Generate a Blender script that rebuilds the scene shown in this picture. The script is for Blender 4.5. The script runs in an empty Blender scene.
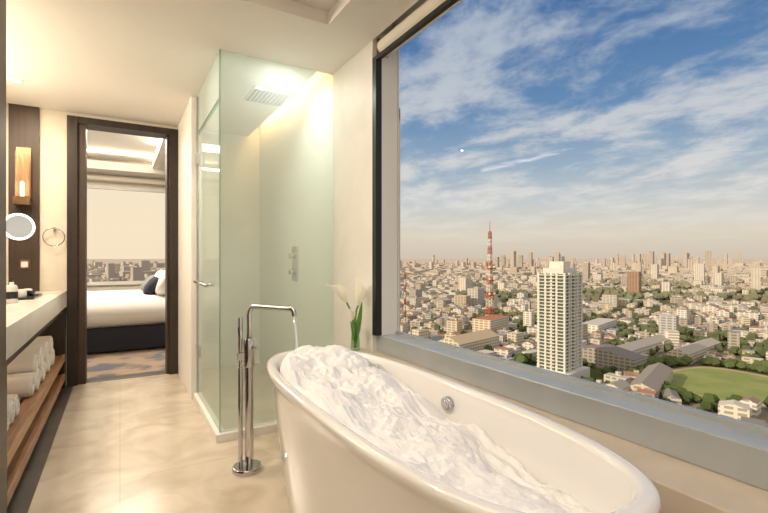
import bpy, math, random
import numpy as np
from mathutils import Vector, Matrix, noise as mnoise
random.seed(7); rng=np.random.default_rng(7)
scene=bpy.context.scene
scene.view_settings.view_transform='Standard'
COL=scene.collection

# ------------------------------------------------------------ materials
def new_mat(name):
    m=bpy.data.materials.new(name); m.use_nodes=True
    nt=m.node_tree; return m,nt,nt.nodes['Principled BSDF']
def mat(name,col,rough=.5,metal=0.,col2=None,scale=5.,detail=4.,bump=0.,bscale=40.,stretch=(1,1,1),emit=None,estr=0.,coat=0.,sheen=0.,lo=.35,hi=.65,dist=0.):
    m,nt,b=new_mat(name); N=nt.nodes; L=nt.links
    b.inputs['Base Color'].default_value=(*col,1); b.inputs['Roughness'].default_value=rough; b.inputs['Metallic'].default_value=metal
    if coat: b.inputs['Coat Weight'].default_value=coat
    if sheen: b.inputs['Sheen Weight'].default_value=sheen
    if emit: b.inputs['Emission Color'].default_value=(*emit,1); b.inputs['Emission Strength'].default_value=estr
    tc=N.new('ShaderNodeTexCoord'); mp=N.new('ShaderNodeMapping'); mp.inputs['Scale'].default_value=stretch
    L.new(tc.outputs['Object'],mp.inputs['Vector'])
    if col2 is not None:
        n=N.new('ShaderNodeTexNoise'); n.inputs['Scale'].default_value=scale; n.inputs['Detail'].default_value=detail; n.inputs['Distortion'].default_value=dist
        L.new(mp.outputs[0],n.inputs['Vector'])
        r=N.new('ShaderNodeValToRGB'); r.color_ramp.elements[0].position=lo; r.color_ramp.elements[1].position=hi
        r.color_ramp.elements[0].color=(*col,1); r.color_ramp.elements[1].color=(*col2,1)
        L.new(n.outputs['Fac'],r.inputs[0]); L.new(r.outputs[0],b.inputs['Base Color'])
    if bump:
        n2=N.new('ShaderNodeTexNoise'); n2.inputs['Scale'].default_value=bscale; n2.inputs['Detail'].default_value=5
        L.new(mp.outputs[0],n2.inputs['Vector'])
        bp=N.new('ShaderNodeBump'); bp.inputs['Strength'].default_value=bump; bp.inputs['Distance'].default_value=.01
        L.new(n2.outputs['Fac'],bp.inputs['Height']); L.new(bp.outputs[0],b.inputs['Normal'])
    return m
def glass_mat(name,tint,gloss=.08,diff=0.,dcol=(1,1,1),rough=.0):
    m=bpy.data.materials.new(name); m.use_nodes=True; nt=m.node_tree; N=nt.nodes; L=nt.links; N.clear()
    o=N.new('ShaderNodeOutputMaterial'); t=N.new('ShaderNodeBsdfTransparent'); t.inputs[0].default_value=(*tint,1)
    g=N.new('ShaderNodeBsdfGlossy'); g.inputs['Roughness'].default_value=rough; g.inputs[0].default_value=(1,1,1,1)
    f=N.new('ShaderNodeLayerWeight'); f.inputs[0].default_value=.35
    mul=N.new('ShaderNodeMath'); mul.operation='MULTIPLY'; mul.inputs[1].default_value=gloss*4
    mx=N.new('ShaderNodeMixShader'); L.new(f.outputs['Fresnel'],mul.inputs[0]); L.new(mul.outputs[0],mx.inputs[0])
    if diff:
        d=N.new('ShaderNodeBsdfDiffuse'); d.inputs[0].default_value=(*dcol,1)
        tl=N.new('ShaderNodeBsdfTranslucent'); tl.inputs[0].default_value=(*dcol,1)
        m1=N.new('ShaderNodeMixShader'); m1.inputs[0].default_value=.5; L.new(d.outputs[0],m1.inputs[1]); L.new(tl.outputs[0],m1.inputs[2])
        m2=N.new('ShaderNodeMixShader'); m2.inputs[0].default_value=diff; L.new(t.outputs[0],m2.inputs[1]); L.new(m1.outputs[0],m2.inputs[2])
        L.new(m2.outputs[0],mx.inputs[1])
    else: L.new(t.outputs[0],mx.inputs[1])
    L.new(g.outputs[0],mx.inputs[2]); L.new(mx.outputs[0],o.inputs[0]); return m

M={}
M['ceil']=mat('ceiling_paint',(.82,.795,.75),.85,bump=.03,bscale=120)
M['wall']=mat('cream_wallcover',(.74,.69,.60),.7,col2=(.70,.65,.56),scale=14,bump=.05,bscale=200)
M['white']=mat('white_paint',(.82,.81,.79),.6,bump=.02,bscale=100)
M['marble']=mat('cream_marble_wall',(.82,.81,.79),.55,col2=(.76,.75,.72),scale=2.2,detail=8,dist=1.2)
M['ledge']=mat('beige_stone_ledge',(.58,.52,.44),.35,col2=(.51,.45,.38),scale=5,detail=8,dist=.8)
M['counter']=mat('counter_stone',(.78,.75,.70),.25,col2=(.70,.67,.62),scale=4,detail=8,dist=1)
M['dwood']=mat('dark_wenge_wood',(.016,.010,.007),.4,col2=(.028,.017,.011),scale=6,detail=6,stretch=(8,8,.6),coat=.2)
M['dpanel']=mat('dark_brown_panel',(.042,.025,.017),.45,col2=(.060,.036,.025),scale=4,detail=6,stretch=(10,10,.5))
M['wood']=mat('warm_oak_slats',(.30,.15,.07),.45,col2=(.42,.24,.12),scale=5,detail=6,stretch=(12,1,12))
M['chrome']=mat('polished_chrome',(.60,.60,.62),.12,1.)
M['black']=mat('black_frame',(.012,.012,.014),.4)
M['sill']=mat('blue_grey_sill',(.44,.48,.51),.30,.20,col2=(.40,.44,.47),scale=6)
M['porc']=mat('white_porcelain',(.80,.80,.80),.12,coat=.5)
M['foam']=mat('bath_foam',(.86,.865,.885),.9,bump=.5,bscale=70)
M['foam'].node_tree.nodes['Principled BSDF'].inputs['Specular IOR Level'].default_value=.2
M['towel']=mat('white_towel',(.78,.75,.71),.95,bump=.4,bscale=300,sheen=.3)
M['linen']=mat('white_linen',(.84,.82,.80),.85,bump=.15,bscale=9,sheen=.3)
M['navy']=mat('dark_navy_fabric',(.02,.022,.035),.8,bump=.2,bscale=80)
M['greyf']=mat('grey_fabric',(.25,.26,.28),.85,bump=.2,bscale=80)
M['carpet']=mat('patterned_carpet',(.14,.15,.18),.95,col2=(.40,.30,.22),scale=3.5,detail=3,bump=.3,bscale=150,lo=.40,hi=.54)
M['strip']=mat('grey_stone_strip',(.075,.070,.062),.35,col2=(.11,.10,.09),scale=6)
M['bronze']=mat('bronze_metal',(.30,.19,.10),.3,1.)
M['blind']=mat('cream_roller_fabric',(.82,.77,.69),.8,bump=.1,bscale=250)
M['led']=mat('lamp_diffuser',(1,.9,.75),.5,emit=(1,.86,.65),estr=4.)
M['ringled']=mat('mirror_ring_led',(1,1,1),.5,emit=(1,.98,.95),estr=2.)
M['mirror']=mat('silver_mirror',(.86,.87,.87),.02,1.)
M['glass']=glass_mat('clear_window_glass',(.985,.99,.99),.0006)
M['sglass']=glass_mat('pale_shower_glass',(.915,.955,.94),.03,.26,(.80,.86,.835))
M['eglass']=glass_mat('glass_edge',(.45,.62,.55),.1,.5,(.45,.60,.52))
M['vglass']=glass_mat('vase_glass',(.75,.9,.75),.12)
M['lampglass']=glass_mat('lamp_glass',(.95,.88,.78),.12,.2,(1,.85,.65))
M['water']=glass_mat('water_stream',(.95,.97,1.),.2,.6,(.95,.97,1.))
M['green']=mat('plant_green',(.10,.28,.04),.45,col2=(.18,.38,.07),scale=12)
M['petal']=glass_mat('calla_white',(1,1,.95),.03,.96,(.97,.97,.90),.4)
M['spadix']=mat('calla_spadix',(.8,.6,.08),.6)
M['plastic']=mat('bottle_white',(.75,.74,.70),.3)
M['blackp']=mat('black_lacquer',(.02,.02,.02),.25)
M['stile']=mat('pale_green_shower_tile',(.77,.81,.78),.4,col2=(.73,.77,.74),scale=2.2,detail=8,dist=1.2)

# floor marble tiles
m,nt,b=new_mat('cream_marble_floor'); N=nt.nodes;L=nt.links; M['floor']=m
tc=N.new('ShaderNodeTexCoord'); n=N.new('ShaderNodeTexNoise'); n.inputs['Scale'].default_value=3.5; n.inputs['Detail'].default_value=9; n.inputs['Distortion'].default_value=1.2
L.new(tc.outputs['Object'],n.inputs['Vector'])
r=N.new('ShaderNodeValToRGB'); r.color_ramp.elements[0].position=.3;r.color_ramp.elements[1].position=.7
r.color_ramp.elements[0].color=(.49,.425,.34,1); r.color_ramp.elements[1].color=(.67,.60,.51,1); L.new(n.outputs['Fac'],r.inputs[0])
br=N.new('ShaderNodeTexBrick'); br.inputs['Scale'].default_value=1.; br.inputs['Mortar Size'].default_value=.0018; br.inputs['Brick Width'].default_value=.9; br.inputs['Row Height'].default_value=.9; br.offset=0
br.inputs['Color1'].default_value=(1,1,1,1);br.inputs['Color2'].default_value=(.95,.95,.95,1);br.inputs['Mortar'].default_value=(.75,.73,.7,1)
L.new(tc.outputs['Object'],br.inputs['Vector'])
mx=N.new('ShaderNodeMix'); mx.data_type='RGBA'; mx.blend_type='MULTIPLY'; mx.inputs[0].default_value=1
L.new(r.outputs[0],mx.inputs[6]); L.new(br.outputs['Color'],mx.inputs[7]); L.new(mx.outputs[2],b.inputs['Base Color'])
b.inputs['Roughness'].default_value=.2

# ------------------------------------------------------------ mesh builder
class MB:
    def __init__(s,name): s.name=name; s.v=[];s.f=[];s.mi=[];s.sm=[];s.mats=[]
    def m(s,k):
        if k not in s.mats: s.mats.append(k)
        return s.mats.index(k)
    def box(s,x0,x1,y0,y1,z0,z1,k,rot=0.,piv=None,M4=None):
        P=[Vector((x,y,z)) for z in(z0,z1) for y in(y0,y1) for x in(x0,x1)]
        if rot:
            c=Vector(piv) if piv else Vector(((x0+x1)/2,(y0+y1)/2,0)); R=Matrix.Rotation(rot,3,'Z'); P=[R@(p-c)+c for p in P]
        if M4 is not None: P=[M4@p for p in P]
        o=len(s.v); s.v+=[tuple(p) for p in P]; i=s.m(k)
        for q in((0,2,3,1),(4,5,7,6),(0,1,5,4),(2,6,7,3),(0,4,6,2),(1,3,7,5)):
            s.f.append([o+a for a in q]); s.mi.append(i); s.sm.append(False)
        return s
    def loft(s,rings,k,cap0=False,cap1=False,closed=True,smooth=True):
        o=len(s.v); n=len(rings[0]); i=s.m(k)
        for r in rings: s.v+=[tuple(p) for p in r]
        for a in range(len(rings)-1):
            for j in range(n if closed else n-1):
                j2=(j+1)%n
                s.f.append([o+a*n+j,o+a*n+j2,o+(a+1)*n+j2,o+(a+1)*n+j]); s.mi.append(i); s.sm.append(smooth)
        if cap0: s.f.append([o+j for j in range(n)][::-1]); s.mi.append(i); s.sm.append(False)
        if cap1: s.f.append([o+(len(rings)-1)*n+j for j in range(n)]); s.mi.append(i); s.sm.append(False)
        return s
    def tube(s,pts,r,k,seg=14,cap=True):
        pts=[Vector(p) for p in pts]; rs=r if isinstance(r,(list,tuple)) else [r]*len(pts)
        rings=[];up=None
        for i,p in enumerate(pts):
            t=(pts[min(i+1,len(pts)-1)]-pts[max(i-1,0)]).normalized()
            if up is None:
                up=Vector((0,0,1)) if abs(t.z)<.9 else Vector((1,0,0))
            a=t.cross(up); 
            if a.length<1e-5: a=t.cross(Vector((0,1,0)))
            a.normalize(); b=a.cross(t).normalized(); up=b
            rings.append([p+rs[i]*(math.cos(2*math.pi*j/seg)*a+math.sin(2*math.pi*j/seg)*b) for j in range(seg)])
        return s.loft(rings,k,cap,cap)
    def lathe(s,c,prof,k,seg=32,cap0=True,cap1=True):
        return s.loft([[ (c[0]+r*math.cos(2*math.pi*j/seg),c[1]+r*math.sin(2*math.pi*j/seg),c[2]+z) for j in range(seg)] for r,z in prof],k,cap0,cap1)
    def torus(s,c,ax,R,r,k,seg=40,ss=10):
        ax=Vector(ax).normalized(); a=ax.orthogonal().normalized(); b=ax.cross(a); c=Vector(c)
        rings=[]
        for i in range(seg+1):
            t=2*math.pi*i/seg; d=math.cos(t)*a+math.sin(t)*b
            rings.append([c+d*(R+r*math.cos(2*math.pi*j/ss))+ax*r*math.sin(2*math.pi*j/ss) for j in range(ss)])
        return s.loft(rings,k)
    def pillow(s,c,a,b,h,k,rot=Matrix.Identity(3),n=20,e=.45,ev=.6,ez=1.):
        c=Vector(c); rings=[]
        for i in range(n+1):
            ph=-math.pi/2+math.pi*i/n; row=[]
            for j in range(4*n):
                th=2*math.pi*j/(4*n)
                sg=lambda x,e: math.copysign(abs(x)**e,x)
                p=Vector((a*sg(math.cos(ph),ev)*sg(math.cos(th),e),b*sg(math.cos(ph),ev)*sg(math.sin(th),e),h*sg(math.sin(ph),ez)))
                row.append(c+rot@p)
            rings.append(row)
        return s.loft(rings,k,True,True)
    def done(s,bevel=0.,sub=0,parent=None):
        me=bpy.data.meshes.new(s.name); me.from_pydata(s.v,[],s.f)
        for k in s.mats: me.materials.append(M[k])
        me.polygons.foreach_set('material_index',s.mi); me.polygons.foreach_set('use_smooth',s.sm); me.update()
        ob=bpy.data.objects.new(s.name,me); COL.objects.link(ob)
        if bevel:
            bm=ob.modifiers.new('bevel','BEVEL'); bm.width=bevel; bm.segments=2; bm.limit_method='ANGLE'; bm.angle_limit=math.radians(50)
        if sub:
            sm=ob.modifiers.new('sub','SUBSURF'); sm.levels=sub; sm.render_levels=sub
        if parent: ob.parent=parent
        return ob
def B(name,x0,x1,y0,y1,z0,z1,k,bevel=0.): return MB(name).box(x0,x1,y0,y1,z0,z1,k).done(bevel)

CZ=2.47
# ------------------------------------------------------------ bathroom shell
f=MB('floor'); f.box(-1.05,-.52,-1.2,4.95,-.15,0,'floor').box(-.52,-.36,-1.2,4.95,-.15,0,'strip').box(-.36,1.5,-1.2,4.95,-.15,0,'floor').done()
c=MB('ceiling')
c.box(-1.05,1.2,2.355,4.95,CZ,2.62,'ceil').box(1.2,1.32,2.355,2.99,CZ,2.62,'ceil')
c.box(-1.05,1.32,-1.2,.2,CZ,2.62,'ceil').box(-1.05,-.6,.2,2.355,CZ,2.62,'ceil').box(1.017,1.32,.2,2.355,CZ,2.62,'ceil')
c.box(-1.2,1.5,-1.35,4.95,2.62,2.8,'ceil')
c.box(-.6,.93,2.27,2.355,2.545,2.62,'ceil').box(.93,1.017,.2,2.355,2.545,2.62,'ceil')
c.done()
B('wall_left',-1.2,-1.05,-1.35,4.95,-.15,2.62,'wall')
B('wall_back',-1.05,1.5,-1.35,-1.2,-.15,2.62,'wall')
w=MB('wall_far'); w.box(-1.2,-.41,4.95,5.1,-.15,2.8,'wall').box(.54,1.5,4.95,5.1,-.15,2.8,'stile').box(-.41,.54,4.95,5.1,2.43,2.8,'wall').done()
w=MB('wall_right'); w.box(1.32,1.5,2.39,2.97,-.15,2.62,'marble').box(1.32,1.5,2.97,4.95,-.15,2.62,'stile').box(1.5,1.6,-1.2,2.39,-.15,.6,'white').box(1.32,1.5,-1.2,-.9,.685,2.62,'white').box(1.46,1.5,-.9,2.39,2.5,2.62,'white').done()
w=MB('wall_shower'); w.box(.50,.58,3.95,4.95,0,CZ,'white').done()
MB('trim_ledge').box(1.17,1.5,-1.2,2.39,0,.585,'ledge').box(1.17,1.32,2.39,2.62,0,.585,'ledge').done(.004)
MB('trim_sill').box(1.35,1.5,-1.2,2.39,.585,.685,'sill').done(.004)
# window
wn=MB('window_1')
wn.box(1.32,1.360,2.345,2.39,.685,2.36,'black').box(1.32,1.345,-.9,2.345,2.335,2.36,'black')
wn.box(1.360,1.485,2.345,2.39,.685,2.5,'white').box(1.360,1.485,-.9,-.86,.685,2.5,'white')
wn.box(1.46,1.485,-.86,2.345,.685,.70,'sill').box(1.46,1.485,-.86,2.345,2.48,2.5,'white')
wn.box(1.47,1.476,-.86,2.345,.70,2.48,'glass'); wn.done()
rb=MB('roller_blind'); rb.tube([(1.375,-.85,2.415),(1.375,2.335,2.415)],.052,'blind',24)
rb.box(1.325,1.4,2.335,2.345,2.365,2.46,'bronze').done()

# door frame
d=MB('door_1')
d.box(-.41,-.33,4.90,5.12,0,2.43,'dwood').box(-.33,-.27,4.93,5.12,0,2.38,'dpanel').box(.42,.54,4.90,5.12,0,2.43,'dwood')
d.box(-.33,.42,4.90,5.12,2.37,2.43,'dwood').box(.40,.42,4.94,5.12,0,2.37,'dpanel').box(-.27,.40,4.95,5.1,-.001,.006,'strip'); d.done(.003)

# ------------------------------------------------------------ shower
s=MB('shower_enclosure')
s.box(.545,1.318,2.965,2.977,.05,2.465,'sglass'); s.box(.540,.545,2.963,2.979,.05,2.465,'eglass')
s.box(.540,.552,2.985,3.93,2.16,2.465,'sglass')
s.box(.540,.552,2.985,3.93,.055,2.15,'sglass')
s.box(.538,.554,3.93,3.945,.05,2.465,'chrome')
s.box(.515,1.318,2.93,3.0,.0,.05,'marble').box(.515,.575,3.0,3.945,.0,.05,'marble')
s.box(.537,.555,2.985,3.93,2.150,2.160,'eglass')
for z in(.35,1.9): s.box(.53,.562,3.86,3.945,z,z+.09,'chrome')
s.tube([(.54,3.18,.97),(.49,3.18,.97)],.008,'chrome').tube([(.54,3.62,.97),(.49,3.62,.97)],.008,'chrome').tube([(.49,3.12,.97),(.49,3.68,.97)],.011,'chrome')
s.done()
sh=MB('rain_shower_head'); sh.box(.84,1.14,3.32,3.62,2.39,2.41,'chrome').tube([(.99,3.47,2.40),(.99,3.47,CZ)],.02,'chrome')
for i in range(9):
    for j in range(9): sh.box(.855+i*.03,.875+i*.03,3.335+j*.03,3.355+j*.03,2.386,2.391,'blackp')
sh.done(.002)
sm=MB('shower_mixer'); sm.box(1.30,1.32,3.7,3.82,.95,1.25,'chrome').tube([(1.30,3.76,1.17),(1.26,3.76,1.17)],.025,'chrome').tube([(1.30,3.76,1.03),(1.26,3.76,1.03)],.025,'chrome'); sm.done(.002)

# ------------------------------------------------------------ tub
cx,cy=.838,1.395
def ring(a,b,z,n=2.8,seg=96,dx=0,dy=0):
    out=[]
    for j in range(seg):
        t=2*math.pi*j/seg; c_,s_=math.cos(t),math.sin(t)
        out.append((cx+dx+a*math.copysign(abs(c_)**(2/n),c_),cy+dy+b*math.copysign(abs(s_)**(2/n),s_),z))
    return out
t=MB('bathtub')
R=[(.22,.70,0),(.232,.715,.02),(.25,.755,.15),(.268,.80,.30),(.282,.845,.45),(.292,.873,.56),(.299,.890,.61),(.305,.900,.628),(.310,.908,.638),(.311,.910,.650),(.307,.906,.660),(.298,.897,.664),(.282,.880,.664),(.272,.870,.660),(.266,.862,.648),(.258,.848,.60),(.244,.82,.48),(.222,.76,.34),(.19,.68,.22),(.14,.6,.17),(.05,.4,.16)]
t.loft([ring(a,b,z) for a,b,z in R],'porc',True,True)
ox=cx+.257
t.tube([(ox,1.37,.59),(ox-.018,1.37,.588)],[.028,.028],'chrome',24).tube([(ox-.018,1.37,.588),(ox-.023,1.37,.588)],[.021,.016],'chrome',24)
tub=t.done()
# foam
fm=MB('bath_foam'); rings=[]; nr=110; sg=220
def fz(x,y):
    u=(x-cx)/.26; v=(y-cy)/.85
    z=.578+.100*max(0,min(1,(v+.05)/.7))-.010*max(0,-v) - .045*u*(1 if v<.5 else .3)
    z+=.050*mnoise.noise(Vector((x*4.5,y*3.2,1.3)))+.026*mnoise.noise(Vector((x*10,y*8,4)))
    bl=0.
    for sc_,am in((15,.012),(34,.0055),(75,.0022)):   # rounded billows
        bl+=am*(1-2.2*abs(mnoise.noise(Vector((x*sc_,y*sc_,sc_)))))
    return min(z+bl-.008,.735)
for i in range(nr):
    q=1-(i/nr)
    row=[]
    for p in ring(.254*q,.845*q,0,seg=sg):
        z=fz(p[0],p[1])
        k=max(0,(q-.90)/.10); z=z*(1-k*k)+min(z,.632)*k*k-.012*k*k
        if i==0: z-=.05
        row.append((p[0],p[1],z))
    rings.append(row)
fm.loft(rings,'foam',False,True); foam=fm.done(); foam.parent=tub

# tub filler
fl=MB('freestanding_tub_filler'); X,Y=.594,2.48
fl.lathe((X,Y,0),[(.078,0),(.078,.022),(.074,.028),(.03,.03)],'chrome')
fl.tube([(X+.012,Y,.02),(X+.012,Y,.70)],.023,'chrome',20)
fl.tube([(X-.034,Y+.005,.02),(X-.034,Y+.005,.56)],.012,'chrome')
fl.lathe((X+.012,Y,.56),[(.028,0),(.03,.005),(.03,.15),(.028,.155)],'chrome',24)
D=Vector((.166,-.28,0)).normalized(); A=Vector((X+.012,Y,0)); pts=[A+Vector((0,0,.70)),A+Vector((0,0,.845))]
for i in range(1,7):
    a=math.pi/2*i/6; pts.append(A+Vector((0,0,.845))+D*.045*(1-math.cos(a))+Vector((0,0,.045*math.sin(a))))
E=A+D*.29+Vector((0,0,.89)); pts.append(E)
for i in range(1,6):
    a=math.pi/2*i/5; pts.append(E+D*.025*math.sin(a)+Vector((0,0,-.025*(1-math.cos(a)))))
pts.append(pts[-1]+Vector((0,0,-.012)))
fl.tube(pts,.014,'chrome',16)
tip=pts[-1]
fl.tube([(X-.034,Y+.005,.64),(X-.034,Y+.005,.83)],[.010,.015],'chrome').box(X-.05,X+.02,Y-.01,Y+.02,.60,.64,'chrome')
fl.tube([(X+.012,Y,.66),(X+.04,Y-.07,.675)],.009,'chrome').tube([(X-.034,Y+.005,.54),(X-.034,Y+.005,.64)],.008,'chrome')
filler=fl.done(.0015)
ws=MB('water_stream'); ws.tube([tip,tip+D*.012+Vector((0,0,-.1)),tip+D*.018+Vector((0,0,-.25))],[.008,.007,.0065],'water',10); o=ws.done(); o.parent=filler

# ------------------------------------------------------------ calla lilies
v=MB('calla_lily_vase'); vc=(1.245,2.47,.585)
v.lathe(vc,[(.026,0),(.03,.005),(.027,.06),(.024,.10),(.028,.15),(.034,.175),(.031,.175),(.022,.10),(.024,.02)],'vglass',28,True,True)
def calla(p0,p1,p2,p3,ax,sc=1.):
    P=[Vector(p) for p in(p0,p1,p2,p3)]; pts=[]
    for i in range(13):
        q=i/12; pts.append((1-q)**3*P[0]+3*(1-q)**2*q*P[1]+3*(1-q)*q*q*P[2]+q**3*P[3])
    v.tube(pts,.006,'green',8)
    ax=Vector(ax).normalized(); a=ax.cross(Vector((0,1,0))).normalized()
    b=ax.cross(a); rings=[]
    for i in range(14):
        q=i/13; row=[]
        for j in range(29):
            th=2*math.pi*j/28
            lip=(0.5+.5*math.cos(th))
            r=(.006+.021*math.sin(q*1.9)+.010*q**6*lip)*sc
            h=(.085*q+.055*q**3*lip**2)*sc
            row.append(P[3]+ax*h+(a*math.cos(th)+b*math.sin(th))*r)
        rings.append(row)
    v.loft(rings,'petal',closed=False)
    v.tube([P[3]+ax*.01*sc,P[3]+ax*.095*sc],[.006,.004],'spadix',8)
calla((1.245,2.47,.60),(1.25,2.47,.78),(1.20,2.45,.84),(1.175,2.45,.885),(-.55,-.15,.75),1.25)
calla((1.25,2.475,.60),(1.24,2.47,.80),(1.25,2.47,.84),(1.262,2.46,.86),(.12,-.1,.98),1.2)
calla((1.24,2.47,.60),(1.23,2.46,.70),(1.215,2.43,.75),(1.205,2.42,.78),(-.2,-.3,.9),.6)
for dx,dy,h in((-.02,-.03,.22),(.02,-.02,.27),(.0,.02,.20)):
    rr=[]
    for i in range(9):
        q=i/8; wdt=.018*math.sin(math.pi*(q*.85+.1)); c0=Vector((1.245+dx*q*1.5,2.47+dy*q*1.5,.61+h*q))
        rr.append([c0+Vector((-wdt,0,0)),c0+Vector((0,.004,0)),c0+Vector((wdt,0,0))])
    v.loft(rr,'green',closed=False)
v.done()

# ------------------------------------------------------------ vanity
va=MB('vanity_counter')
va.box(-1.048,-.41,2.43,4.945,.72,.86,'counter').box(-1.04,-.42,4.86,4.94,0,.72,'dwood').box(-1.04,-.42,2.44,2.50,0,.72,'dwood').box(-1.04,-.44,2.5,4.86,.66,.72,'dwood')
for z in(.10,.27):
    for i in range(7):
        x=-1.0+i*.083; va.box(x,x+.055,2.5,4.86,z,z+.022,'wood')
    va.box(-.445,-.42,2.5,4.86,z-.03,z+.03,'wood')
va.box(-1.04,-1.02,2.5,4.86,0,.66,'dpanel')
va.done(.003)
tw=MB('rolled_towel_pile')
def roll(x0,x1,y,z,r):
    tw.tube([(x0,y,z),(x0+.01,y,z),(x1-.012,y,z),(x1-.003,y,z),(x1,y,z)],[r*.9,r,r,r*.95,r*.8],'towel',28)
    sp=[]
    for i in range(70):
        q=i/69; a=q*6*math.pi; rr=r*(.10+.80*q); sp.append((x1+.001,y+rr*math.cos(a),z+rr*math.sin(a)))
    tw.tube(sp,r*.06,'towel',6)
zb=.293+.062
for i,yy in enumerate((4.55,4.42,4.29,4.16,4.03,3.90,3.77,3.64,3.51)): roll(-.90,-.47+.01*(i%2),yy,zb,.062)
for i,yy in enumerate((4.485,4.355,4.225,4.095,3.965,3.835,3.705)): roll(-.90,-.475+.012*(i%2),yy,zb+.107,.062)
for i,yy in enumerate((3.1,2.97,2.84)): roll(-.90,-.48,yy,zb,.062)
tw.done()
sb=MB('vanity_amenity_tray'); sb.box(-.72,-.52,3.95,4.35,.86,.875,'blackp')
sb.lathe((-.60,4.02,.875),[(.03,0),(.032,.01),(.032,.05),(.028,.055)],'plastic',20).lathe((-.58,4.14,.875),[(.035,0),(.05,.035),(.047,.035),(.03,.006)],'blackp',20).lathe((-.6,4.27,.875),[(.03,0),(.03,.04),(.02,.045)],'towel',20).box(-.70,-.64,4.05,4.2,.875,.905,'plastic'); sb.done(.002)
so=MB('soap_dispenser'); so.lathe((-.60,3.70,.86),[(.03,0),(.032,.004),(.032,.10),(.026,.115),(.012,.12),(.012,.135)],'plastic',24).tube([(-.60,3.70,.995),(-.60,3.70,1.02),(-.57,3.70,1.022)],.006,'blackp',10).lathe((-.60,3.70,.89),[(.033,0),(.033,.045)],'blackp',24,False,False); so.done()
vb=MB('vessel_basin'); vb.lathe((-.80,3.2,.86),[(.12,0),(.17,.03),(.20,.07),(.192,.07),(.16,.035),(.05,.02)],'porc',40); vb.done()
ft=MB('basin_faucet'); ft.tube([(-1.02,3.2,.86),(-1.02,3.2,1.0),(-1.015,3.2,1.02),(-1.0,3.2,1.03),(-.84,3.2,1.03),(-.835,3.2,1.01)],.013,'chrome').tube([(-1.02,3.32,.86),(-1.02,3.32,.93)],.018,'chrome'); ft.done()
tc_=MB('tall_cabinet'); tc_.box(-1.04,-.415,1.15,2.42,0.0,2.468,'dwood').box(-.418,-.408,1.16,1.78,.08,2.44,'dpanel').box(-.418,-.408,1.79,2.41,.08,2.44,'dpanel').tube([(-.39,1.76,.95),(-.39,1.76,1.35)],.007,'chrome').tube([(-.39,1.76,.97),(-.41,1.76,.97)],.005,'chrome').tube([(-.39,1.76,1.33),(-.41,1.76,1.33)],.005,'chrome'); tc_.done(.002)
mr=MB('vanity_mirror'); mr.box(-1.05,-1.03,2.55,4.15,1.05,2.2,'dwood').box(-1.031,-1.027,2.59,4.11,1.09,2.16,'mirror').box(-1.032,-1.022,2.55,4.15,2.2,2.23,'led'); mr.done()  # glowing strip on top is added, out of view, with the fill lamp
wp=MB('wood_wall_panel'); wp.box(-.82,-.61,4.925,4.95,.86,CZ,'dpanel'); wp.done(.002)
sc=MB('wall_sconce'); sx,sy=-.715,4.84
sc.box(sx-.05,sx+.05,4.905,4.925,1.60,2.10,'bronze').box(sx-.055,sx+.055,sy-.05,4.905,1.60,1.66,'bronze').lathe((sx,sy,1.66),[(.05,0),(.052,.01)],'bronze').lathe((sx,sy,1.67),[(.048,0),(.048,.38)],'lampglass',32,False,False).lathe((sx,sy,1.67),[(.014,0),(.014,.12),(.005,.13)],'led',16); sc.done()
cm=MB('cosmetic_mirror'); c0=Vector((-.655,4.3,1.385)); ax=Vector((.35,-.94,0)).normalized()
cm.torus(c0,ax,.092,.009,'ringled'); a_=ax.orthogonal().normalized(); b_=ax.cross(a_)
cm.loft([[c0+ax*dd+(a_*math.cos(2*math.pi*j/40)+b_*math.sin(2*math.pi*j/40))*.085 for j in range(40)] for dd in(-.006,.004)],'mirror',True,True,smooth=False)
cm.tube([c0-ax*.005,c0-ax*.04,(-.85,4.36,1.385),(-1.0,4.36,1.385),(-1.035,4.36,1.385)],.008,'chrome').tube([(-1.048,4.36,1.385),(-1.033,4.36,1.385)],.03,'chrome'); cm.done()
tr=MB('towel_ring'); tr.torus((-.505,4.91,1.335),(0,1,0),.078,.005,'chrome').tube([(-.505,4.95,1.41),(-.505,4.905,1.41)],.012,'chrome'); tr.done()
sw=MB('light_switch'); sw.box(-.75,-.67,4.917,4.925,1.055,1.135,'bronze').box(-.735,-.685,4.912,4.918,1.07,1.12,'plastic'); sw.done(.001)

# ------------------------------------------------------------ downlights, cove lamps and added fill
def area(name,loc,rotv,sx,sy,en,col,shape='RECTANGLE',spread=math.pi):
    l=bpy.data.lights.new(name,'AREA'); l.shape=shape; l.size=sx; l.size_y=sy; l.energy=en; l.color=col; l.spread=spread
    o=bpy.data.objects.new(name,l); o.location=loc; o.rotation_euler=rotv; COL.objects.link(o); return o
WARM=(1,.80,.58); NEU=(1,.91,.80)
DL=[(.95,3.2,8),(-.67,4.26,13),(-.8,3.0,8),(-.35,2.0,14),(-.2,-.3,14),(1.15,-.7,3),(-.3,-.9,10)]  # first two are real fixtures; the rest added out of view to brighten the room
for i,(x,y,e) in enumerate(DL):
    zz=CZ if i!=3 else 2.62
    dl=MB('real_or_added_downlight'); dl.torus((x,y,zz-.001),(0,0,1),.042,.005,'white',28,8).lathe((x,y,zz-.004),[(.036,0),(.036,.003)],'led',24); dl.done()
    area('downlight_or_fill_lamp',(x,y,zz-.008),(0,0,0),.07,.07,e,WARM if i!=0 else (1,.96,.9),'DISK')
area('tray_fill_lamp',(0,1.1,2.60),(0,0,0),1.0,1.4,13,NEU)  # added fill panel in the tray, no fixture there
area('shower_cove_lamp',(1.27,3.95,2.60),(0,0,0),.06,1.8,7,(1,.52,.18))
area('vanity_mirror_fill',(-1.0,3.5,2.26),(0,math.radians(-60),0),.05,1.6,25,WARM)  # added unseen strip, throws sideways fill light into the room
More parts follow.
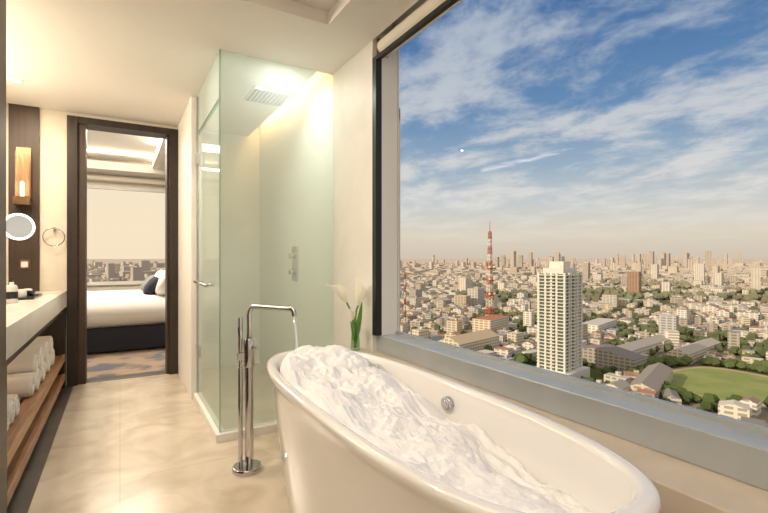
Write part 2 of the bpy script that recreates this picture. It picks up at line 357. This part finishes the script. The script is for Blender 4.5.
area('under_counter_lamp',(-.75,3.7,.655),(0,0,0),.05,2.2,3,(1,.65,.35))

# ------------------------------------------------------------ bedroom
B('floor_bedroom',-3,3,4.95,10.2,-.15,-.001,'carpet').name='floor_bedroom'
bw=MB('wall_bedroom'); bw.box(-3.15,-3,5.1,10.0,-.15,3.1,'wall').box(3,3.15,5.1,10,-.15,3.1,'wall').box(-3.15,3.15,9.6,9.8,-.15,.68,'wall').box(-3.15,3.15,9.6,9.8,2.45,3.1,'wall').box(-3.15,-1.2,4.95,5.1,-.15,3.1,'wall').box(1.5,3.15,4.95,5.1,-.15,3.1,'wall').box(-1.2,1.5,4.95,5.1,2.8,3.1,'wall').done()
bc=MB('ceiling_bedroom'); bc.box(-3.15,3.15,4.95,10,2.95,3.1,'ceil').box(-3,3,9.0,9.6,2.66,2.80,'ceil').box(-3,3,5.1,5.9,2.75,2.95,'ceil').box(.5,3,5.9,9.0,2.75,2.95,'ceil').done()
wb=MB('window_2'); wb.box(-3,3,9.58,9.64,2.40,2.46,'white').box(-3,3,9.56,9.64,.66,.72,'white').box(-3,-2.95,9.6,9.65,.7,2.45,'white').box(.80,.83,9.6,9.66,.7,2.45,'white').box(-3,3,9.68,9.686,.68,2.45,'glass').done()
rb2=MB('roller_shade'); rb2.tube([(-2.9,9.45,2.58),(2.9,9.45,2.58)],.05,'blind',16).done()
bed=MB('bed')
bed.box(-1.35,.85,6.35,8.25,.02,.30,'navy').pillow((-.26,7.3,.46),1.13,.99,.21,'linen',n=24,e=.3,ev=.35)
for yy in(6.85,7.75):
    bed.pillow((.66,yy,.83),.10,.36,.20,'linen',Matrix.Rotation(.35,3,'Y')); bed.pillow((.52,yy,.80),.09,.33,.17,'linen',Matrix.Rotation(.45,3,'Y'))
bed.pillow((.38,6.95,.76),.07,.27,.14,'navy',Matrix.Rotation(.6,3,'Y')).pillow((.38,7.7,.76),.07,.27,.14,'greyf',Matrix.Rotation(.6,3,'Y'))
bed.box(.87,.97,6.1,8.5,0,1.25,'navy'); bed.done(.01)
area('bedroom_ceiling_fill',(0,7.2,2.93),(0,0,0),1.6,1.6,135,(1,.88,.72))  # added fill panel to lift the bedroom, not a real fitting
area('bedroom_cove_fill',(-.5,9.05,2.83),(math.radians(-120),0,0),4,.06,24,(1,.84,.64))  # added uplight, brightens the bedroom ceiling

# ------------------------------------------------------------ CITY
GZ=-110.
HAZE_PAINT=(.66,.59,.53)
def haze_paint(c,d,k=4000.):  # aerial haze painted into building and tree colours by distance
    a=1-np.exp(-np.maximum(d-300,0)/k); return np.array(c)*(1-a)+np.array(HAZE_PAINT)*a
m,nt,b=new_mat('city_facades'); N=nt.nodes;L=nt.links; M['city']=m
at=N.new('ShaderNodeAttribute'); at.attribute_name='Col'
ge=N.new('ShaderNodeNewGeometry'); sp=N.new('ShaderNodeSeparateXYZ'); L.new(ge.outputs['Position'],sp.inputs[0]); sn=N.new('ShaderNodeSeparateXYZ'); L.new(ge.outputs['Normal'],sn.inputs[0])
def MT(op,a,b_=None):
    q=N.new('ShaderNodeMath'); q.operation=op
    for i,x in enumerate((a,b_)):
        if x is None: continue
        if isinstance(x,(int,float)): q.inputs[i].default_value=x
        else: L.new(x,q.inputs[i])
    return q.outputs[0]
fz_=MT('GREATER_THAN',MT('FRACT',MT('DIVIDE',sp.outputs[2],3.4)),.45)
fx_=MT('GREATER_THAN',MT('FRACT',MT('DIVIDE',MT('ADD',sp.outputs[0],sp.outputs[1]),4.3)),.3)
wl=MT('LESS_THAN',MT('ABSOLUTE',sn.outputs[2]),.4)
mk=MT('MULTIPLY',MT('MULTIPLY',fz_,fx_),wl); fac=MT('SUBTRACT',1.,MT('MULTIPLY',mk,.5))
vm=N.new('ShaderNodeVectorMath'); vm.operation='SCALE'; L.new(at.outputs['Color'],vm.inputs[0]); L.new(fac,vm.inputs['Scale']); L.new(vm.outputs[0],b.inputs['Base Color']); b.inputs['Roughness'].default_value=.8
b.inputs['Specular IOR Level'].default_value=.2
m,nt,b=new_mat('city_foliage'); N=nt.nodes;L=nt.links; M['trees']=m
at=N.new('ShaderNodeAttribute'); at.attribute_name='Col'; L.new(at.outputs['Color'],b.inputs['Base Color']); b.inputs['Roughness'].default_value=.9; b.inputs['Specular IOR Level'].default_value=.1

BV=[];BF=[];BC=[]
def cbox(x,y,w,d,z0,h,rot,wc,rc,gable=False):
    o=len(BV); c_,s_=math.cos(rot),math.sin(rot)
    for z in(z0,z0+h):
        for px,py in((-w/2,-d/2),(w/2,-d/2),(w/2,d/2),(-w/2,d/2)): BV.append((x+px*c_-py*s_,y+px*s_+py*c_,z))
    for i in range(4): BF.append((o+i,o+(i+1)%4,o+4+(i+1)%4,o+4+i)); BC.append(wc)
    if gable:
        gh=min(w,d)*.22
        for px in(-w/2,w/2): BV.append((x+px*c_,y+px*s_,z0+h+gh))
        BF.append((o+4,o+5,o+9,o+8)); BC.append(rc); BF.append((o+6,o+7,o+8,o+9)); BC.append(rc)
        BF.append((o+5,o+6,o+9)); BC.append(wc); BF.append((o+7,o+4,o+8)); BC.append(wc)
    else: BF.append((o+4,o+5,o+6,o+7)); BC.append(rc)
WALLS=[(.70,.63,.53),(.80,.76,.69),(.55,.48,.40),(.62,.60,.57),(.45,.42,.39),(.76,.68,.54),(.86,.83,.78),(.82,.80,.77)]
ROOFS=[(.52,.50,.47),(.34,.33,.32),(.68,.65,.61),(.32,.23,.18),(.42,.22,.14),(.24,.31,.40),(.48,.42,.34),(.60,.58,.56),(.26,.25,.25)]
keep=[(352,277,38),(495,520,24),(460,190,80),(379,582,16)]
TR=[]
def parkish(x,y): return mnoise.noise(Vector((x/330.,y/330.,3.7)))>.16
for r0,r1,cell,hb in((215,1000,22,7.5),(1000,2800,38,9.0),(2800,9000,95,13)):
    n=int(r1/cell)+1
    for i in range(-n,n):
        for j in range(-n,n):
            x=(i+.5)*cell; y=(j+.5)*cell
            r=math.hypot(x,y); az=math.degrees(math.atan2(x,y))
            if r<r0 or r>=r1 or az<-14 or az>100: continue
            x+=random.uniform(-.2,.2)*cell; y+=random.uniform(-.2,.2)*cell
            if any(math.hypot(x-a,y-b2)<q for a,b2,q in keep): continue
            if r<2800 and (i%6==0 or j%7==0) and random.random()<.8:
                if random.random()<.5: TR.append((x,y,random.uniform(3,5)))
                continue
            if r<2800 and parkish(x,y) and random.random()<.75:
                for q in range(3): TR.append((x+random.uniform(-.5,.5)*cell,y+random.uniform(-.5,.5)*cell,random.uniform(4,7)*(1 if r<1000 else 1.6)))
                continue
            if random.random()<.10: continue
            w=cell*random.uniform(.45,.98); d=cell*random.uniform(.4,.85); h=hb*random.uniform(.5,1.7)
            if random.random()<.07 : h*=random.uniform(1.6,3)
            if r>900 and random.random()<.006: h=random.uniform(40,75); w=min(w,30);d=min(d,24)
            if r>2800 and random.random()<.010: h=random.uniform(45,95); w=random.uniform(28,50); d=random.uniform(25,40)
            rot=.35+random.choice((0,0,0,.25,-.2)); wc=haze_paint(random.choice(WALLS),r); rc=haze_paint(random.choice(ROOFS),r)
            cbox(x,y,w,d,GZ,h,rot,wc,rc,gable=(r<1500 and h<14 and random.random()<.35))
            if r<1100 and random.random()<.6: cbox(x+w*.15,y,w*.25,d*.25,GZ+h,3,rot,wc,rc)
for x,y,w,d,h,rot,wc,rc,g in(
 (520,300,120,22,12,.15,WALLS[1],(.45,.43,.40),True),(560,260,110,20,11,.15,WALLS[0],(.50,.47,.43),True),(430,285,30,70,14,.15,WALLS[4],(.25,.24,.23),True),
 (390,215,90,20,10,.35,WALLS[0],(.33,.30,.28),True),(620,420,90,26,16,.3,WALLS[6],(.6,.58,.55),False),(350,400,80,30,18,.25,WALLS[5],(.62,.50,.36),True),(460,480,60,28,26,.35,WALLS[5],(.45,.20,.13),False),
 (300,240,44,18,9,.35,WALLS[1],(.20,.17,.16),True),(250,330,60,26,16,.3,WALLS[1],(.30,.30,.30),True)):
    cbox(x,y,w,d,GZ,h,rot,wc,rc,g)
for x,y,w,d,h,wc in((1290,760,34,30,72,(.38,.22,.14)),(2100,960,44,34,88,(.82,.82,.80)),(1700,620,40,22,82,(.78,.74,.70)),(1160,960,30,26,60,(.80,.78,.74)),(900,1050,34,24,52,(.85,.80,.72)),(1500,1150,40,24,70,(.7,.66,.6)),(2300,1250,60,24,80,(.85,.82,.8)),(1900,1350,36,26,88,(.5,.46,.45)),(60,2100,40,26,74,(.6,.55,.52)),(-40,2600,30,26,85,(.6,.55,.52)),(130,3100,50,30,95,(.6,.56,.54)),(640,330,24,20,34,(.55,.56,.60)),(560,440,40,16,24,(.8,.78,.74))):
    r=math.hypot(x,y); cbox(x,y,w,d,GZ,h,.35,haze_paint(wc,r),haze_paint((.6,.58,.56),r))
for i in range(80):
    az=math.radians(random.choice((random.gauss(49,3),random.uniform(10,95),random.gauss(63,5)))); r=random.uniform(4200,8500)
    cc=random.uniform(.3,.6); cbox(r*math.sin(az),r*math.cos(az),random.uniform(26,50),random.uniform(25,45),GZ,random.uniform(90,175),random.uniform(0,.7),haze_paint((cc,cc*.98,cc),r),haze_paint((.5,.5,.5),r))
def colmesh(name,V,F,C,mt):
    me=bpy.data.meshes.new(name); me.from_pydata(V,[],F); me.materials.append(M[mt])
    ca=me.color_attributes.new('Col','FLOAT_COLOR','CORNER')
    tot=np.empty(len(me.polygons),dtype=np.int32); me.polygons.foreach_get('loop_total',tot)
    arr=np.ones((len(me.loops),4),dtype=np.float32); arr[:,:3]=np.repeat(np.array(C,dtype=np.float32),tot,axis=0)
    ca.data.foreach_set('color',arr.ravel()); me.update()
    o=bpy.data.objects.new(name,me); COL.objects.link(o); return o
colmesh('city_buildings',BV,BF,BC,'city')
# trees
for i in range(750):
    az=math.radians(random.uniform(28,95)); r=random.uniform(225,800); TR.append((r*math.sin(az),r*math.cos(az),random.uniform(3,5.5)))
for i in range(110):
    t_=2*math.pi*i/110; TR.append((460+78*math.cos(t_)+random.uniform(-5,5),190+66*math.sin(t_)+random.uniform(-5,5),random.uniform(3.5,6)))
ph=(1+5**.5)/2
IV=[Vector(p).normalized() for p in((-1,ph,0),(1,ph,0),(-1,-ph,0),(1,-ph,0),(0,-1,ph),(0,1,ph),(0,-1,-ph),(0,1,-ph),(ph,0,-1),(ph,0,1),(-ph,0,-1),(-ph,0,1))]
IF=[(0,11,5),(0,5,1),(0,1,7),(0,7,10),(0,10,11),(1,5,9),(5,11,4),(11,10,2),(10,7,6),(7,1,8),(3,9,4),(3,4,2),(3,2,6),(3,6,8),(3,8,9),(4,9,5),(2,4,11),(6,2,10),(8,6,7),(9,8,1)]
TV=[];TF=[];TC=[]
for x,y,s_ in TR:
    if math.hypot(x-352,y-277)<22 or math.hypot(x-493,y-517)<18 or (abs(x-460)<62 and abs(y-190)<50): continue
    o=len(TV); r=math.hypot(x,y); g=random.uniform(.7,1.3); c_=haze_paint((.07*g,.11*g,.03*g),r)
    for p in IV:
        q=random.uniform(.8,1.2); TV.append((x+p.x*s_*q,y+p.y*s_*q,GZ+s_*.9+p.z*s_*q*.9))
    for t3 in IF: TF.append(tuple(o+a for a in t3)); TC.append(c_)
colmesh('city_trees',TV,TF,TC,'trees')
# ground
m,nt,b=new_mat('city_ground'); N=nt.nodes;L=nt.links; M['ground']=m
ge=N.new('ShaderNodeNewGeometry'); n=N.new('ShaderNodeTexNoise'); n.inputs['Scale'].default_value=.006; n.inputs['Detail'].default_value=8; L.new(ge.outputs['Position'],n.inputs['Vector'])
r=N.new('ShaderNodeValToRGB'); e=r.color_ramp.elements; e[0].position=.42; e[0].color=(.10,.12,.05,1); e[1].position=.55; e[1].color=(.28,.25,.21,1); L.new(n.outputs['Fac'],r.inputs[0])
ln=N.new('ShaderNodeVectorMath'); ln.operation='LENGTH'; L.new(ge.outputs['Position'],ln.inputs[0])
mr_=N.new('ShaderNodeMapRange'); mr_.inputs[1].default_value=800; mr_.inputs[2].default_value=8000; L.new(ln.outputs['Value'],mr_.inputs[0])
mx=N.new('ShaderNodeMix'); mx.data_type='RGBA'; L.new(mr_.outputs[0],mx.inputs[0]); L.new(r.outputs[0],mx.inputs[6]); mx.inputs[7].default_value=(.62,.55,.50,1); L.new(mx.outputs[2],b.inputs['Base Color']); b.inputs['Roughness'].default_value=.95; b.inputs['Specular IOR Level'].default_value=0  # distance haze painted into the ground colour
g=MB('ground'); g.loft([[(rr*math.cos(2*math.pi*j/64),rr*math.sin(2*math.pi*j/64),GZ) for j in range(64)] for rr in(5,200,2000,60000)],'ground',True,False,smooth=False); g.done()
M['turf']=mat('sports_turf',(.22,.28,.08),.95,col2=(.30,.34,.12),scale=.05)
M['track']=mat('dirt_track',(.50,.42,.28),.95,col2=(.42,.34,.22),scale=.1)
sf=MB('sports_field')
def oval(a,b,z,seg=64): return [(460+a*math.copysign(abs(math.cos(2*math.pi*j/seg))**.6,math.cos(2*math.pi*j/seg)),190+b*math.copysign(abs(math.sin(2*math.pi*j/seg))**.6,math.sin(2*math.pi*j/seg)),z) for j in range(seg)]
sf.loft([oval(66,52,GZ),oval(66,52,GZ+.4)],'track',False,True,smooth=False).loft([oval(56,44,GZ+.4),oval(56,44,GZ+.8)],'turf',False,True,smooth=False); sf.done()
# white residential tower
M['twhite']=mat('tower_white',(.76,.74,.70),.7); M['tglass']=mat('tower_glazing',(.10,.15,.15),.25)
T=MB('residential_tower'); RM=Matrix.Translation((350,276,GZ))@Matrix.Rotation(.20,4,'Z')@Matrix.Diagonal((1.12,1.12,1,1))
def tb(x0,x1,y0,y1,z0,z1,k): T.box(x0,x1,y0,y1,z0,z1,k,M4=RM)
H=97; tb(-14,14,-11,11,0,H,'tglass'); tb(-19,20,-16,16,0,10,'twhite')
for xa in(-14.6,-8.2,-5.,1.,5.,8.,12.8):
    tb(xa,xa+1.3,-12,-10.8,8,H+1,'twhite'); tb(xa,xa+1.3,10.8,12,8,H+1,'twhite')
for ya in(-12,-5.5,-1,4,10):
    tb(-15,-13.8,ya,ya+1.6,8,H+1,'twhite'); tb(13.8,15,ya,ya+1.6,8,H+1,'twhite')
for i in range(29):
    z=10+i*3.05; tb(-15.2,15.2,-12.2,12.2,z,z+.8,'twhite'); tb(-3.5,.5,-13.4,-12,z,z+1.1,'twhite'); tb(-16.2,-15,-3.5,1.,z,z+1.1,'twhite')
tb(-11,11,-9,9,H,H+5,'twhite'); tb(-6,6,-6,6,H+5,H+11,'twhite'); tb(-12,-9,-9,-6,H,H+8,'twhite'); tb(8,12,5,9,H,H+8,'twhite'); tb(-.4,.4,-.4,.4,H+11,H+18,'tglass'); T.done()
# lattice telecom masts
M['red']=mat('mast_red',(.52,.13,.07),.6); M['mwhite']=mat('mast_white',(.80,.76,.72),.6)
def mast(name,x,y,Hh,wb,wt,th,nseg,dish=True):
    K=MB(name)
    cor=lambda q:[(x+sx*(wb+(wt-wb)*q**.6)/2,y+sy*(wb+(wt-wb)*q**.6)/2,GZ+Hh*q) for sx,sy in((-1,-1),(1,-1),(1,1),(-1,1))]
    for i in range(nseg):
        a=cor(i/nseg); b=cor((i+1)/nseg); k='red' if (i//2)%2==0 else 'mwhite'
        for j in range(4):
            K.tube([a[j],b[j]],th,k,5); K.tube([a[j],b[(j+1)%4]],th*.6,k,4); K.tube([a[(j+1)%4],b[j]],th*.6,k,4); K.tube([b[j],b[(j+1)%4]],th*.6,k,4)
    K.tube([(x,y,GZ+Hh),(x,y,GZ+Hh*1.1)],th*.8,'red',6)
    if dish:
        for z in(.35,.5,.62):
            K.box(x-wb*.42,x+wb*.42,y-wb*.42,y+wb*.42,GZ+Hh*z,GZ+Hh*z+1.5,'red')
            for sx in(-1,1): K.lathe((x+sx*wb*.4,y-wb*.4,GZ+Hh*z+1.5),[(1.6,0),(1.8,1.2),(1.6,3)],'mwhite',10)
        K.box(x-9,x+9,y-9,y+9,GZ,GZ+16,'red').box(x-11,x+11,y-11,y+11,GZ+16,GZ+18,'red')
    K.done()
mast('telecom_tower',493,517,152,12,3,.6,26)
mast('radio_mast',379,582,88,2.6,1.4,.32,18,False)

# ------------------------------------------------------------ sun + world
sl=bpy.data.lights.new('sun','SUN'); sl.energy=3.2; sl.angle=.01; sl.color=(1,.80,.56); so=bpy.data.objects.new('sun',sl); COL.objects.link(so)
so.rotation_euler=Vector((-.80,.12,.36)).to_track_quat('Z','Y').to_euler()
W=bpy.data.worlds.new('sky'); scene.world=W; W.use_nodes=True; nt=W.node_tree; N=nt.nodes; L=nt.links; bg=N['Background']
tc=N.new('ShaderNodeTexCoord'); sp=N.new('ShaderNodeSeparateXYZ'); L.new(tc.outputs['Generated'],sp.inputs[0])
zc=MT('MAXIMUM',sp.outputs[2],0.)
rp=N.new('ShaderNodeValToRGB'); L.new(zc,rp.inputs[0]); cr=rp.color_ramp
cr.elements[0].position=0; cr.elements[0].color=(.66,.56,.45,1); cr.elements[1].position=.75; cr.elements[1].color=(.035,.10,.28,1)
for p,c_ in((.05,(.74,.66,.54)),(.11,(.60,.62,.61)),(.19,(.33,.44,.56)),(.30,(.14,.27,.47)),(.46,(.06,.16,.37))):
    e=cr.elements.new(p); e.color=(*c_,1)
dn=MT('ADD',zc,.16); cxx=MT('DIVIDE',sp.outputs[0],dn); cyy=MT('DIVIDE',sp.outputs[1],dn); cb=N.new('ShaderNodeCombineXYZ'); L.new(cxx,cb.inputs[0]); L.new(cyy,cb.inputs[1])
mp=N.new('ShaderNodeMapping'); mp.inputs['Rotation'].default_value=(0,0,.9); mp.inputs['Scale'].default_value=(1.35,1.05,1); mp.inputs['Location'].default_value=(2.3,.7,0); L.new(cb.outputs[0],mp.inputs[0])
n1=N.new('ShaderNodeTexNoise'); n1.inputs['Scale'].default_value=1.6; n1.inputs['Detail'].default_value=12; n1.inputs['Roughness'].default_value=.64; n1.inputs['Distortion'].default_value=.2; L.new(mp.outputs[0],n1.inputs['Vector'])
cm_=N.new('ShaderNodeMapRange'); cm_.interpolation_type='SMOOTHSTEP'; cm_.inputs[1].default_value=.42; cm_.inputs[2].default_value=.64; L.new(n1.outputs['Fac'],cm_.inputs[0])
fd=N.new('ShaderNodeMapRange'); fd.inputs[1].default_value=.02; fd.inputs[2].default_value=.12; L.new(zc,fd.inputs[0])
cf=MT('MULTIPLY',MT('MULTIPLY',cm_.outputs[0],fd.outputs[0]),.88)
cc=N.new('ShaderNodeValToRGB'); L.new(zc,cc.inputs[0]); cc.color_ramp.elements[0].color=(.88,.82,.74,1); cc.color_ramp.elements[1].position=.5; cc.color_ramp.elements[1].color=(.44,.51,.61,1)
m1=N.new('ShaderNodeMix'); m1.data_type='RGBA'; L.new(cf,m1.inputs[0]); L.new(rp.outputs[0],m1.inputs[6]); L.new(cc.outputs[0],m1.inputs[7])
wf=N.new('ShaderNodeMapRange'); wf.inputs[1].default_value=.42; wf.inputs[2].default_value=.05; wf.inputs[4].default_value=.9; L.new(sp.outputs[0],wf.inputs[0])
m2=N.new('ShaderNodeMix'); m2.data_type='RGBA'; L.new(wf.outputs[0],m2.inputs[0]); L.new(m1.outputs[2],m2.inputs[6]); m2.inputs[7].default_value=(1.0,.82,.58,1)
L.new(m2.outputs[2],bg.inputs[0]); bg.inputs[1].default_value=1.0

# ------------------------------------------------------------ camera
cd=bpy.data.cameras.new('camera'); cd.sensor_width=36; cd.lens=450/768*36; cd.clip_start=.05; cd.clip_end=100000; cd.shift_y=.002
co=bpy.data.objects.new('camera',cd); co.location=(0,0,1.15); co.rotation_euler=(math.pi/2,0,-math.radians(30.4)); COL.objects.link(co); scene.camera=co
